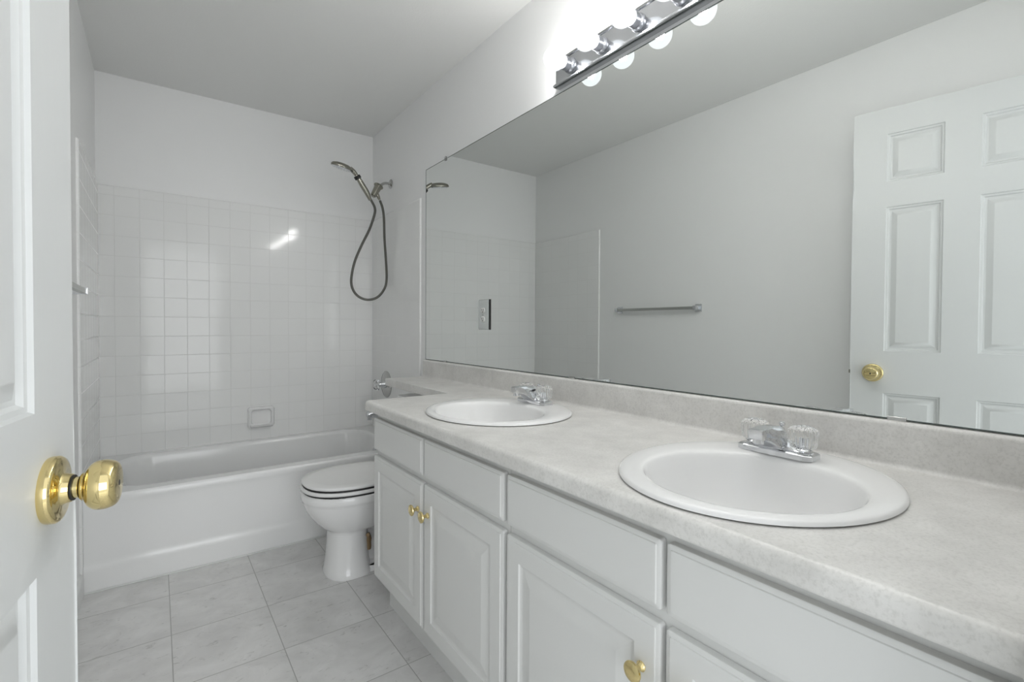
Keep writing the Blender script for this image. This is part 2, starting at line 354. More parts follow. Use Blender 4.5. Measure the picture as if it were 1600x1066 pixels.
# ------------------------------------------------------------------ bathtub
tub = thing('bathtub', 'white built-in bathtub with a smooth apron across the back', 'bathtub', (.495, 2.99, 0))
x0, x1 = XL+TT+.0003, D-TT-.0003; yb = B-TT-.0005; ZR = .392
bm = bmesh.new()
prof = [(TF-.001, 0), (TF, .085), (TF+.004, .105), (TF+.011, .125), (TF+.010, .22), (TF+.008, .30), (TF+.005, .34), (TF+.001, .360), (TF, .368), (TF+.0005, .380), (TF+.003, .388), (TF+.009, ZR)]
rings(bm, [[Vector((x, y, z)) for y, z in prof] for x in (x0, x1)], False, False, closed=False)
fr = TF+.009
def blend(t0, t1, ins, z, r):   # basin loop
    return rrect(x0+.07+ins[0], x1-.09-ins[1], fr+.062+ins[2], yb-.052-ins[3], r, z, 10)
outer = []
ref = blend(0, 0, (0, 0, 0, 0), ZR, .16)
cx, cy = (x0+x1)/2, (fr+yb)/2
for p in ref:   # project the loop to the rectangular deck edge
    dx, dy = p.x-cx, p.y-cy; k = min((x1-x0)/2/abs(dx) if dx else 9, (yb-fr)/2/abs(dy) if dy else 9)
    outer.append(Vector((cx+dx*k, cy+dy*k, ZR)))
loops = [outer, ref]
for ins, z, r in (((.006, .006, .006, .006), ZR-.002, .155), ((.014, .013, .012, .012), ZR-.010, .15), ((.02, .018, .017, .017), ZR-.025, .145), ((.05, .03, .03, .035), .25, .13), ((.10, .045, .045, .05), .13, .12), ((.14, .06, .06, .065), .085, .11), ((.20, .09, .09, .09), .07, .10)):
    loops.append(blend(0, 0, ins, z, r))
rings(bm, loops, False, True)
# integral tiling flange at the back
body = obj('tub_body', bm, M['tub'], tub, 50, recalc=True)
obj('tub_drain', lathe(bmesh.new(), (.95, 2.99, .071), (0, 0, 1), [(0, 0), (0, .035), (.003, .034), (.004, .028), (.002, .02), (.002, 0)], 24), M['chrome'], tub)
obj('overflow_plate', lathe(bmesh.new(), (x1-.121, 2.99, .29), (-1, 0, .12), [(0, 0), (0, .036), (.005, .034), (.008, .02), (.008, 0)], 24), M['chrome'], tub)

# ------------------------------------------------------------------ shower fittings
sh = thing('hand_shower', 'brushed nickel hand shower on a wall arm with long looping hose', 'shower', (D, 3.05, 2.033))
obj('flange', lathe(bmesh.new(), (D, 3.05, 2.033), (-1, 0, 0), [(0, 0), (0, .030), (.003, .031), (.008, .027), (.013, .016), (.015, .011), (.015, 0)], 32), M['satin'], sh)
arm = smooth_path([(D-.004, 3.05, 2.033), (1.225, 3.045, 2.032), (1.200, 3.041, 2.028), (1.178, 3.037, 2.014), (1.160, 3.034, 1.995), (1.150, 3.0325, 1.985)])
obj('shower_arm', tube(bmesh.new(), arm, .0085), M['satin'], sh)
a = Vector((1.156, 3.0335, 2.000)); b_ = Vector((1.117, 3.027, 1.927)); ax = b_-a; L = ax.length
obj('holder', lathe(bmesh.new(), a, ax, [(-.006, .012), (-.006, .027), (-.002, .0305), (.002, .0305), (.004, .0265), (.010, .0255), (.012, .0235), (L-.012, .0190), (L-.004, .0175), (L, .012), (L, 0)], 32), M['nickel'], sh)
wand_pts = smooth_path([(1.099, 3.024, 1.899), (1.086, 3.021, 1.922), (1.070, 3.018, 1.948), (1.043, 3.0135, 1.984), (1.017, 3.009, 2.019), (1.000, 3.0065, 2.040), (.984, 3.003, 2.054), (.962, 2.999, 2.065)], 6)
wand = obj('wand', tube(bmesh.new(), wand_pts, lambda t: .0095+.0075*math.sin(PI*min(t*1.35, 1)) if t < .7 else .0125+.003*(t-.7)/.3, 20), M['nickel'], sh)
d_ = Vector((1.0, 3.0065, 2.040))-Vector((1.043, 3.0135, 1.984))
obj('black_band', lathe(bmesh.new(), Vector((1.018, 3.009, 2.016)), d_, [(-.001, 0), (-.001, .0185), (.001, .0205), (.018, .0205), (.020, .0185), (.020, 0)], 28), M['black'], wand)
# oval spray head, face tilted down and away from the mirror wall
hc = Vector((.912, 2.990, 2.068)); hu = Vector((-.975, -.172, .13)).normalized(); hn = Vector((-.18, .16, -.97)).normalized(); hn = (hn-hu*hn.dot(hu)).normalized(); hv = hu.cross(hn)
def head_loop(k, off, sx=.068, sy=.044): return [hc + hu*math.cos(t)*sx*k + hv*math.sin(t)*sy*k + hn*off for t in (2*PI*i/40 for i in range(40))]
hd = obj('spray_head', rings(bmesh.new(), [head_loop(.25, -.0175), head_loop(.62, -.0145), head_loop(.9, -.007), head_loop(1, .002), head_loop(1, .009), head_loop(.96, .012), head_loop(.93, .012)]), M['nickel'], sh)
bm = rings(bmesh.new(), [head_loop(.92, .0115), head_loop(.90, .0145), head_loop(.5, .0155)])
for rr, nn in ((.3, 8), (.55, 14), (.78, 20)):
    for i in range(nn):
        t = 2*PI*i/nn; p = hc+hu*math.cos(t)*.068*rr+hv*math.sin(t)*.05*rr+hn*.0145; lathe(bm, p, hn, [(0, .0016), (.0025, .0012), (.0025, 0)], 6)
obj('spray_face', bm, M['chrome'], hd)
obj('hose_coupling', lathe(bmesh.new(), (1.143, 3.031, 1.953), (.02, .004, -.037), [(0, .0), (0, .0105), (.012, .0115), (.03, .0105), (.034, .0085), (.044, .008), (.044, 0)], 20), M['nickel'], sh)
hp = [(1.1, 3.0235, 1.905), (1.109, 3.026, 1.893), (1.130, 3.029, 1.855), (1.127, 3.028, 1.812), (1.100, 3.045, 1.716), (1.051, 3.06, 1.605), (1.013, 3.075, 1.497), (.994, 3.075, 1.389), (1.007, 3.075, 1.326), (1.042, 3.065, 1.284), (1.097, 3.052, 1.268), (1.152, 3.033, 1.288), (1.2, 3.042, 1.345), (1.215, 3.044, 1.413), (1.209, 3.043, 1.542), (1.199, 3.041, 1.672), (1.195, 3.041, 1.802), (1.185, 3.039, 1.866), (1.166, 3.036, 1.912)]
obj('hose', tube(bmesh.new(), smooth_path(hp, 8), .0078, 12), M['hose'], sh)

va = thing('shower_valve', 'chrome tub valve with round plate and clear cross handle', 'faucet', (D-TT, 3.097, .711))
obj('escutcheon', lathe(bmesh.new(), (D-TT, 3.097, .711), (-1, 0, 0), [(0, 0), (0, .088), (.002, .089), (.006, .084), (.010, .06), (.012, .03), (.012, 0)], 48), M['satin'], va)
obj('valve_stem', lathe(bmesh.new(), (D-TT-.010, 3.097, .711), (-1, 0, 0), [(0, .0), (0, .026), (.012, .024), (.03, .016), (.045, .014), (.045, 0)], 28), M['chrome'], va)
bm = bmesh.new()
for k in range(4):
    t = PI/4+k*PI/2; dr = Vector((-.25, math.cos(t), math.sin(t)))
    lathe(bm, Vector((D-TT-.062, 3.097, .711)), dr, [(0, .008), (.012, .008), (.022, .0105), (.032, .0125), (.038, .010), (.040, 0)], 14)
hd_ = obj('cross_handle', bm, M['acrylic'], va)
obj('handle_cap', lathe(bmesh.new(), (D-TT-.052, 3.097, .711), (-1, 0, 0), [(0, 0), (0, .014), (.022, .013), (.027, .008), (.028, 0)], 24), M['chrome'], va)
ts = thing('tub_spout', 'short chrome tub spout below the valve, half hidden by counter corner', 'spout', (D-TT, 3.085, .517))
bm = lathe(bmesh.new(), (D-TT, 3.085, .522), (-1, 0, 0), [(0, 0), (0, .029), (.006, .030), (.012, .027), (.06, .025), (.10, .024), (.132, .022), (.140, .016), (.141, 0)], 28)
lathe(bm, (D-TT-.122, 3.085, .517), (0, 0, -1), [(0, .0), (0, .017), (.030, .0155), (.032, .012), (.020, .011), (.02, 0)], 20)
obj('spout_body', bm, M['chrome'], ts)
obj('diverter_knob', lathe(bmesh.new(), (D-TT-.118, 3.085, .540), (0, 0, 1), [(0, .004), (.014, .004), (.014, .008), (.022, .008), (.023, 0)], 14), M['chrome'], ts)

sd = thing('soap_dish', 'white ceramic soap dish set into the back tiles', 'soap dish', (.524, B-TT, .52))
yf = B-TT; bm = bmesh.new()
lp = []
for ins, dpt, dz in ((0, 0, 0), (0, .012, 0), (.006, .022, 0), (.012, .026, 0), (.018, .022, 0), (.022, .006, 0), (.028, .004, 0)):
    pts = rrect(.449+ins, .599-ins, .462+ins, .592-ins, .018, 0, 6)
    lp.append([Vector((p.x, yf-dpt, p.y)) for p in pts])
rings(bm, lp)
obj('dish_frame', bm, M['porcelain'], sd)
bm = bmesh.new(); lp = []
for k, z in ((.0, .466), (1, .468), (1.15, .480), (1.0, .488), (.85, .484)):
    pass
pr = [(0, .470), (.020, .466), (.040, .474), (.047, .488), (.044, .492), (.036, .482), (.018, .478), (0, .480)]
rings(bm, [[Vector((x, yf-.004-a*s, z)) for a, z in pr] for x, s in ((.462, .75), (.472, .95), (.49, 1), (.558, 1), (.576, .95), (.586, .75))])
obj('dish_tray', bm, M['porcelain'], sd, 50)

# ------------------------------------------------------------------ toilet
TY = 2.195
tl = thing('toilet', 'white toilet with closed lid between the vanity and the tub', 'toilet', (.85, TY, 0))
def egg(xf, xb, hw, z, n=48, ex=2.3):   # egg outline: front at xf, back at xb, widest a bit behind the middle
    xm = xf + (xb-xf)*.52; out = []
    for k in range(n):
        t = 2*PI*k/n; c, s = math.cos(t), math.sin(t); sx = (xb-xm) if c > 0 else (xm-xf)
        e = ex if c < 0 else 2.8
        out.append(Vector((xm+sx*math.copysign(abs(c)**(2/e), c), TY+hw*math.copysign(abs(s)**(2/e), s), z)))
    return out
bm = bmesh.new()
secs = [(.590, .785, .116, 0), (.588, .785, .118, .010), (.594, .78, .110, .024), (.600, .775, .106, .07), (.606, .77, .102, .14), (.608, .77, .100, .185), (.606, .78, .102, .200), (.592, .86, .112, .206), (.572, .90, .130, .222), (.547, .94, .148, .248), (.526, .96, .163, .278), (.511, .965, .174, .308), (.504, .965, .179, .330), (.5025, .965, .1805, .340), (.499, .965, .184, .345), (.497, .965, .186, .352), (.497, .965, .186, .374), (.501, .962, .182, .380)]
rings(bm, [egg(*s) for s in secs])
obj('bowl', bm, M['porcelain'], tl, 60)
bm = bmesh.new()   # rear deck carrying the tank
rings(bm, [rrect(.92, 1.225, TY-.11, TY+.11, .03, .20, 5), rrect(.90, 1.23, TY-.15, TY+.15, .04, .30, 5), rrect(.88, 1.235, TY-.175, TY+.175, .04, .36, 5), rrect(.885, 1.235, TY-.172, TY+.172, .04, .376, 5)])
obj('tank_deck', bm, M['porcelain'], tl, 50)
bm = bmesh.new()   # trapway bulge at both sides
for s in (-1, 1):
    tube(bm, smooth_path([(.80, TY+s*.015, .10), (.85, TY+s*.04, .19), (.90, TY+s*.055, .225), (.97, TY+s*.05, .17), (1.02, TY+s*.04, .06)]), lambda t: .045-.005*t, 16)
rings(bm, [rrect(.72, 1.12, TY-.095, TY+.095, .06, 0, 8), rrect(.73, 1.11, TY-.085, TY+.085, .06, .022, 8), rrect(.74, 1.08, TY-.045, TY+.045, .03, .05, 5), rrect(.74, 1.08, TY-.045, TY+.045, .03, .25, 5)])
obj('trapway', bm, M['porcelain'], tl, 60)
for s in (-1, 1): obj('bolt_cap', lathe(bmesh.new(), (.80, TY+s*.108, 0.006), (0, 0, 1), [(0, .016), (.012, .016), (.022, .010), (.024, 0)], 16), M['seat'], tl)
def shell(z0, z1, xf, xb, hw, r=.006):
    return [egg(xf+r, xb-r, hw-r, z0), egg(xf+.001, xb-.001, hw-.001, z0+.003), egg(xf, xb, hw, (z0+z1)/2), egg(xf+.001, xb-.001, hw-.001, z1-.003), egg(xf+r, xb-r, hw-r, z1)]
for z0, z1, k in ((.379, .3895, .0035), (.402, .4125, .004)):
    bm = bmesh.new(); rings(bm, [egg(.500+k, .925, .183-k, z0), egg(.500+k, .925, .183-k, z1)]); obj('gap_shade', bm, M['black'], tl, 50)  # black rings put in as the shade inside the seat and lid gaps
bm = bmesh.new(); rings(bm, shell(.3885, .403, .494, .93, .188, .004)); obj('seat', bm, M['seat'], tl, 50)
bm = bmesh.new()
lp = shell(.4115, .4255, .500, .93, .184, .004); lp += [egg(.54, .90, .15, .4285), egg(.62, .84, .08, .430)]
rings(bm, lp); obj('lid', bm, M['seat'], tl, 50)
for s in (-1, 1):
    for x in (.62, .82):
        for z0, z1 in ((.3795, .389), (.4025, .412)): obj('bumper', B_(x, x+.02, TY+s*.10-.008, TY+s*.10+.008, z0, z1), M['black'], tl)
for s in (-1, 1):
    bm = lathe(bmesh.new(), (.925, TY+s*.075-.02, .402), (0, 1, 0), [(0, 0), (0, .014), (.04, .014), (.04, 0)], 18); box(bm, .912, .938, TY+s*.075-.018, TY+s*.075+.018, .376, .40)
    obj('seat_hinge', bm, M['seat'], tl)
bm = bmesh.new(); rings(bm, [rrect(1.045, 1.228, TY-.195, TY+.195, .03, .377, 6), rrect(1.035, 1.232, TY-.21, TY+.21, .03, .42, 6), rrect(1.025, 1.234, TY-.218, TY+.218, .03, .70, 6)]); obj('tank', bm, M['porcelain'], tl, 50)
bm = bmesh.new(); rings(bm, [rrect(1.018, 1.236, TY-.225, TY+.225, .03, .701, 6), rrect(1.013, 1.238, TY-.23, TY+.23, .034, .708, 6), rrect(1.013, 1.238, TY-.23, TY+.23, .034, .728, 6), rrect(1.02, 1.233, TY-.223, TY+.223, .03, .737, 6)]); obj('tank_lid', bm, M['porcelain'], tl, 50)
bm = bmesh.new(); lathe(bm, (1.027, TY-.15, .655), (-1, 0, 0), [(0, 0), (0, .014), (.008, .013), (.012, .006), (.018, .006), (.018, 0)], 18); box(bm, 1.006, 1.014, TY-.155, TY-.085, .648, .660, .003)
obj('flush_lever', bm, M['chrome'], tl)
sv = obj('supply_valve', lathe(lathe(bmesh.new(), (D-.001, TY-.20, .16), (-1, 0, 0), [(0, 0), (0, .03), (.004, .029), (.012, .012), (.06, .011), (.06, 0)], 20), (D-.06, TY-.20, .15), (0, 0, 1), [(0, 0), (0, .012), (.045, .012), (.045, 0)], 16), M['rust'], tl)
sv['label'] = 'brown stained shut-off valve'
obj('supply_hose', tube(bmesh.new(), smooth_path([(D-.06, TY-.2, .19), (D-.065, TY-.205, .26), (1.15, TY-.19, .33), (1.14, TY-.17, .385)]), .006, 10), M['chrome'], sv)

bm = bmesh.new()
lathe(bm, (.762, TY-.072, .095), (0, .1, 1), [(0, 0), (0, .012), (.010, .014), (.03, .013), (.045, .016), (.06, .013), (.062, 0)], 14); lathe(bm, (.758, TY-.082, .165), (-.5, -1, .3), [(-.02, 0), (-.02, .007), (.012, .008), (.013, 0)], 10)
g_ = obj('stained_fitting', bm, M['rust'], tl); g_['label'] = 'brown stained fitting behind the pedestal'
# ------------------------------------------------------------------ vanity cabinets
XF = .667; XFR = .686; ZD0, ZD1 = .140, .607; ZR0, ZR1 = .629, .749
def front_slab(y0, y1, z0, z1, steps):
    """a board facing -x"""
    bm = bmesh.new()
    lp = panel_rings((XF, y1, z0), (0, -1, 0), (0, 0, 1), y1-y0, z1-z0, steps, (-1, 0, 0), rad=.006)
    return rings(bm, lp)
EDGES = [(.001, -.0185), (0, -.0175), (0, -.007), (.0008, -.0048), (.0035, -.0030), (.0085, -.0024), (.0095, -.0006), (.0115, 0)]
PANEL = EDGES + [(.052, 0), (.0545, -.0035), (.060, -.0055), (.066, -.0055), (.090, -.0012), (.0935, -.0005), (.095, -.0005)]
FALSE = EDGES + [(.02, 0)]
def brass_knob(parent, y, z, label=None):
    bm = lathe(bmesh.new(), (XF+.0003, y, z), (-1, 0, 0), [(0, 0), (0, .0088), (.002, .0092), (.0045, .0075), (.007, .0052), (.013, .0050), (.017, .0075), (.0195, .0138), (.0215, .0168), (.024, .0176), (.0262, .0168), (.028, .0138), (.0288, .008), (.0290, 0)], 36)
    k = obj('knob', bm, M['brass'], parent); return k
def cabinet(name, label, y0, y1, doors, knob_y, yoff=0):
    c = thing(name, label, 'cabinet', ((XFR+D)/2, (y0+y1)/2, 0), 'vanity base cabinets')
    bm = bmesh.new(); zt = .7755
    ym = (doors[0][0]+doors[1][1])/2
    # carcass: sides, bottom, back
    box(bm, XFR+.018, D-.003, y0, y0+.016, .10, zt); box(bm, XFR+.018, D-.003, y1-.016, y1, .10, zt)
    box(bm, XFR+.018, D-.003, y0+.016, y1-.016, .135, .150); box(bm, D-.010, D-.003, y0+.016, y1-.016, .15, zt)
    obj('carcass', bm, M['cab'], c)
    bm = bmesh.new()   # face frame
    for a, b in ((y0, y0+.038), (ym-.021, ym+.021), (y1-.038, y1)): box(bm, XFR, XFR+.018, a, b, .125, .7575)
    for a, b in ((y0+.038, ym-.021), (ym+.021, y1-.038)):
        for z0, z1 in ((.125, .16), (.595, .645), (.735, .757)): box(bm, XFR, XFR+.018, a, b, z0, z1)
    obj('face_frame', bm, M['cab'], c)
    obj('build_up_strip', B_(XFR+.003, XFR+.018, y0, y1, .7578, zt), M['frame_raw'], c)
    obj('toe_kick', B_(.735, .750, y0, y1, 0, .134), M['cab'], c)
    for (a, b), ky in zip(doors, knob_y):
        d = obj('door', front_slab(a, b, ZD0, ZD1, PANEL), M['cab'], c, 30)
        if ky is not None: brass_knob(d, ky, .519)
        obj('drawer_front', front_slab(a, b, ZR0, ZR1, FALSE), M['cab'], c, 30)
    return c
cabinet('vanity_cabinet', 'white two-door vanity cabinet nearest the toilet, two brass knobs side by side', .935, 1.805, [(1.383, 1.803), (.944, 1.374)], (1.408, 1.339))
cabinet('vanity_cabinet', 'white two-door vanity cabinet in the right foreground under the nearer sink', YN+.002, .933, [(.492, .931), (YN+.004, .482)], (.528, .446))

# ------------------------------------------------------------------ countertop with banjo shelf and backsplash
ct = thing('countertop', 'pale mottled laminate countertop with narrow shelf over the toilet tank', 'countertop', (.95, 1.0, ZK))
XN = .642; TH = .038; YE = 1.822; XS = 1.003
def cprof(xf):
    r = .019; pts = []
    pts += [(D-.0012, ZK-TH), (xf+.014, ZK-TH)]
    for k in range(1, 9):
        a = -PI/2 - PI/2*k/8*.0 ; 
    # rounded nose: lower corner then upper roll
    for k in range(0, 6): a = -PI/2-PI/2*k/5; pts.append((xf+.006+.006*math.cos(a), ZK-TH+.006+.006*math.sin(a)))
    for k in range(0, 9): a = PI-PI/2*k/8; pts.append((xf+.014+.014*math.cos(a), ZK-.014+.014*math.sin(a)))
    xb = 1.227
    for k in range(0, 5): a = -PI/2+PI/2*k/4; pts.append((xb-.010+.010*math.cos(a), ZK+.010+.010*math.sin(a)))
    for k in range(0, 7): a = PI-PI/2*k/6; pts.append((xb+.010+.010*math.cos(a), ZB-.010+.010*math.sin(a)))
    pts += [(D-.0012, ZB)]
    return pts
# main run: cells around the two sink cut-outs are left solid; bowls are let into real holes below
SINKS = [dict(c=(.925, 1.335), o=(.236, .258), i=(.875, 1.318, .166, .196), f=1.352), dict(c=(.925, .476), o=(.266, .236), i=(.882, .462, .185, .182), f=.506)]
bm = bmesh.new()
pf = cprof(XN)
top_i = [i for i, (x, z) in enumerate(pf) if abs(z-ZK) < 1e-6]    # the two ends of the flat top
iA, iB = top_i[0], top_i[-1]
y0, y1 = YN+.0015, YE
# profile swept along y, without the flat top span
for i in range(len(pf)):
    j = (i+1) % len(pf)
    if i == iA or i == 0: continue
    a, b = pf[i], pf[j]
    yy1 = y1
    bm.faces.new([bm.verts.new(p) for p in ((a[0], y0, a[1]), (a[0], yy1, a[1]), (b[0], yy1, b[1]), (b[0], y0, b[1]))])
def flat_with_holes(z, xa, xb):
    """flat span xa..xb, y0..y1 with two elliptical holes, as quads from each hole to its surrounding rectangle"""
    ymid = .905
    for s, (ya, yb) in zip(SINKS, ((ymid, y1), (y0, ymid))):
        cx, cy = s['c']; ex, ey = s['o'][0]-.014, s['o'][1]-.014; N = 96
        ring, rect = [], []
        for k in range(N):
            t = 2*PI*k/N; dx, dy = math.cos(t)*ex, math.sin(t)*ey
            ring.append((cx+dx, cy+dy))
            kx = ((xb-cx)/dx if dx > 1e-9 else (xa-cx)/dx if dx < -1e-9 else 1e9); ky = ((yb-cy)/dy if dy > 1e-9 else (ya-cy)/dy if dy < -1e-9 else 1e9)
            q = min(kx, ky); rect.append([cx+dx*q, cy+dy*q])
        for qx, qy in ((xa, ya), (xa, yb), (xb, ya), (xb, yb)):
            k = min(range(N), key=lambda k: (rect[k][0]-qx)**2+(rect[k][1]-qy)**2); rect[k] = [qx, qy]
        rv = [bm.verts.new((*p, z)) for p in ring]; ov = [bm.verts.new((*p, z)) for p in rect]; lv = [bm.verts.new((*p, z-.03)) for p in ring]
        for k in range(N):
            j = (k+1) % N; bm.faces.new((rv[k], rv[j], ov[j], ov[k]))
            if z == ZK: bm.faces.new((rv[k], rv[j], lv[j], lv[k]))
flat_with_holes(ZK, pf[iA][0], pf[iB][0]); flat_with_holes(ZK-TH, pf[1][0], pf[0][0])
# end cap of the main run (only in front of the shelf) and near end
def cap(y, pts): bm.faces.new([bm.verts.new((x, y, z)) for x, z in pts])
cap(y0, pf); cap(y1, [p for p in pf])
bmesh.ops.remove_doubles(bm, verts=bm.verts, dist=2e-5)
main = obj('counter_slab', bm, M['lam'], ct, 40)
# banjo shelf: same profile from a set-back nose
bm = bmesh.new(); ps = cprof(XS)
rings(bm, [[Vector((x, y, z)) for x, z in ps] for y in (YE-.002, 2.53)])
# inner corner fillet
fl = [(XS+.004, YE-.002), (XS+.004, YE+.03)]
bm.free(); bm = bmesh.new(); ps = [(D-.0012, ZK-TH), (XS+.002, ZK-TH), (XS, ZK-TH+.002), (XS, ZK-.003), (XS+.001, ZK-.001), (XS+.003, ZK)] + [p for p in ps if p[0] > 1.2 and p[1] > ZK-.001]
rings(bm, [[Vector((x, y, z)) for x, z in ps] for y in (YE-.002, 2.53)])
sh_ = obj('banjo_shelf', bm, M['lam'], ct, 40)

# ------------------------------------------------------------------ sinks
def sink(s, label):
    cx, cy = s['c']; a, b = s['o']; ix, iy, ia, ib = s['i']
    t_ = thing('sink', label, 'sink', (cx, cy, ZK), 'drop-in oval sinks')
    N = 96; lp = []
    def ell(x, y, ax, by, z): return [Vector((x+ax*math.cos(2*PI*k/N), y+by*math.sin(2*PI*k/N), z)) for k in range(N)]
    lp.append(ell(cx, cy, a-.004, b-.004, ZK+.0006)); lp.append(ell(cx, cy, a, b, ZK+.003)); lp.append(ell(cx, cy, a-.001, b-.001, ZK+.008))
    lp.append(ell(cx, cy, a-.006, b-.006, ZK+.0105)); lp.append(ell(cx, cy, a-.015, b-.015, ZK+.0122))
    def mix(f, z, k=1): return ell(cx+(ix-cx)*f, cy+(iy-cy)*f, (a-.015)*(1-f)+ia*f*k, (b-.015)*(1-f)+ib*f*k, z)
    lp += [mix(.35, ZK+.0128), mix(.7, ZK+.0122), mix(.88, ZK+.0112), mix(.96, ZK+.0092), mix(1.0, ZK+.005)]
    for k, z in ((.985, -.002), (.965, -.018), (.93, -.042), (.87, -.070), (.77, -.096), (.62, -.117), (.44, -.130), (.25, -.137), (.12, -.139)):
        lp.append(ell(ix+.012*(1-k), iy, ia*k, ib*k, ZK+z))
    # closed underside
    body = obj('basin', rings(bmesh.new(), lp, False, True), M['porcelain'], t_, 60, recalc=False)
    md = body.modifiers.new('shell', 'SOLIDIFY'); md.thickness = .006; md.offset = 1 if False else -1
    obj('drain', lathe(bmesh.new(), (ix+.011, iy, ZK-.1385), (0, 0, 1), [(0, 0), (0, .022), (.003, .021), (.0035, .016), (.002, .012), (.003, 0)], 28), M['chrome'], t_)
    # overflow hole at the back wall of the bowl is hidden by the rim
    return t_
sink(SINKS[0], 'oval white drop-in sink farther away, nearest the toilet')
sink(SINKS[1], 'large oval white drop-in sink in the right foreground')

# ------------------------------------------------------------------ faucets
ZF = ZK+.0126
def faucet(yc, label):
    fx = 1.098
    f = thing('faucet', label, 'faucet', (fx, yc, ZF), 'centerset faucets with clear handles')
    bm = bmesh.new()
    # base plate with clipped corners
    def plate(z, g, ins=0):
        x0, x1, y0, y1 = fx-.031+ins, fx+.026-ins, yc-.078+ins, yc+.078-ins; q = .016
        return [Vector(p) for p in ((x0+q*.6, y0, z), (x1-q*.6, y0, z), (x1, y0+q, z), (x1, y1-q, z), (x1-q*.6, y1, z), (x0+q*.6, y1, z), (x0, y1-q, z), (x0, y0+q, z))]
    rings(bm, [plate(ZF, 0), plate(ZF+.010, 0), plate(ZF+.0135, 0, .0035), plate(ZF+.015, 0, .008)])
    obj('base_plate', bm, M['chrome'], f, 25)
    # spout: broad saddle sweeping forward and up to a square tip
    bm = bmesh.new(); lp = []
    # along the spout: x, half width, bottom z, top z
    for x, hw, zb, zt in ((fx+.020, .020, .010, .030), (fx+.012, .024, .010, .050), (fx-.006, .029, .010, .061), (fx-.026, .030, .010, .0640), (fx-.043, .022, .022, .0650), (fx-.060, .0160, .036, .0650), (fx-.080, .0150, .041, .0640), (fx-.095, .0150, .042, .0630), (fx-.098, .0135, .043, .0620)):
        zb += ZF; zt += ZF; lp.append([Vector((x, yc+hw*a, zb+(zt-zb)*b)) for a, b in ((-1, 0), (-.96, .35), (-.72, .75), (-.52, .95), (-.40, 1), (.40, 1), (.52, .95), (.72, .75), (.96, .35), (1, 0))] if x > fx-.05 else [Vector((x, yc+hw*a, zb+(zt-zb)*b)) for a, b in ((-1, 0), (-1, .3), (-1, .7), (-.96, .95), (-.85, 1), (.85, 1), (.96, .95), (1, .7), (1, .3), (1, 0))])
    rings(bm, lp)
    # skirts flaring sideways from the saddle to the handles
    for s in (-1, 1):
        lp = []
        for dy, zt, hx in ((.010, .050, .022), (.022, .040, .022), (.032, .029, .0215), (.042, .020, .021), (.056, .0155, .020)):
            y = yc+s*dy; lp.append([Vector((fx+hx*a, y, ZF+.010+(zt-.010)*b)) for a, b in ((-1, 0), (-1, .6), (-.8, .95), (-.6, 1), (.6, 1), (.8, .95), (1, .6), (1, 0))])
        rings(bm, lp)
    sp = obj('spout', bm, M['chrome'], f, 32)
    obj('aerator', lathe(bmesh.new(), (fx-.084, yc, ZF+.0425), (0, 0, -1), [(0, 0), (0, .0115), (.010, .0115), (.010, .009), (.006, .009), (.006, 0)], 24), M['chrome'], sp)
    pr = obj('lift_rod', lathe(bmesh.new(), (fx+.0175, yc, ZF+.02), (0, 0, 1), [(0, .0022), (.036, .0022), (.038, .005), (.041, .0065), (.045, .006), (.047, .003), (.0475, 0)], 16), M['chrome'], f)
    for s in (-1, 1):
        y = yc+s*.0508
        h_ = obj('handle', lathe(bmesh.new(), (fx, y, ZF+.0215), (0, 0, 1), [(0, 0), (0, .0200), (.002, .0230), (.006, .0252), (.021, .0275), (.031, .0280), (.037, .0272), (.041, .0245), (.044, .0205), (.0455, .015), (.0445, .0105), (.0445, 0)], 160, lambda t, i: 1+(.05*math.cos(20*t) if 1 <= i <= 6 else .015*math.cos(20*t) if i < 9 else 0)), M['acrylic'], f, 70)
        h_['label'] = 'clear fluted acrylic handle'
        st = obj('handle_stem', lathe(bmesh.new(), (fx, y, ZF+.012), (0, 0, 1), [(0, 0), (0, .019), (.006, .0175), (.010, .0125), (.016, .0120), (.018, .0085), (.032, .0075), (.033, 0)], 24), M['chrome'], h_)
    return f
faucet(SINKS[0]['f'], 'chrome faucet with two clear knobs on the farther sink')
faucet(SINKS[1]['f'], 'chrome faucet with two clear knobs on the nearer foreground sink')

# ------------------------------------------------------------------ mirror
MX = D-.006
mi = thing('wall_mirror', 'wide frameless mirror above the countertop', 'mirror', (D, 1.3, ZB))
bm = B_(MX, D-.0004, YN+.001, YM, ZB+.0012, ZT)
for f_ in bm.faces: f_.material_index = 0 if f_.normal.x < -.5 else 1
mg = obj('mirror_glass', bm, [M['mirror'], M['mirror_edge']], mi, 10, recalc=False)
bm = bmesh.new(); e0, e1 = MX-.0004, MX-.00005
box(bm, e0, e1, YM-.0035, YM, ZB+.0012, ZT); box(bm, e0, e1, YN+.001, YM-.0035, ZT-.0028, ZT); box(bm, e0, e1, YN+.001, YM-.0035, ZB+.0012, ZB+.0042)
ed = obj('dark_edge', bm, M['mirror_edge'], mg); ed['label'] = 'thin dark desilvered edge of the mirror'
for y in (2.291, 1.313, .334):
    bm = bmesh.new(); box(bm, MX-.002, MX-.0006, y-.016, y+.016, ZB+.0006, ZB+.0075, .0005, 1); box(bm, MX-.002, D-.001, y-.016, y+.016, ZB+.0001, ZB+.0011)
    obj('mirror_clip', bm, M['satin'], mi)
for y in (2.291,):
    bm = bmesh.new(); box(bm, MX-.004, D-.0005, y-.009, y+.009, ZT+.0003, ZT+.010, .001); box(bm, MX-.0045, MX-.0005, y-.009, y+.009, ZT-.010, ZT+.010, .001)
    obj('mirror_clip', bm, M['acrylic'], mi)

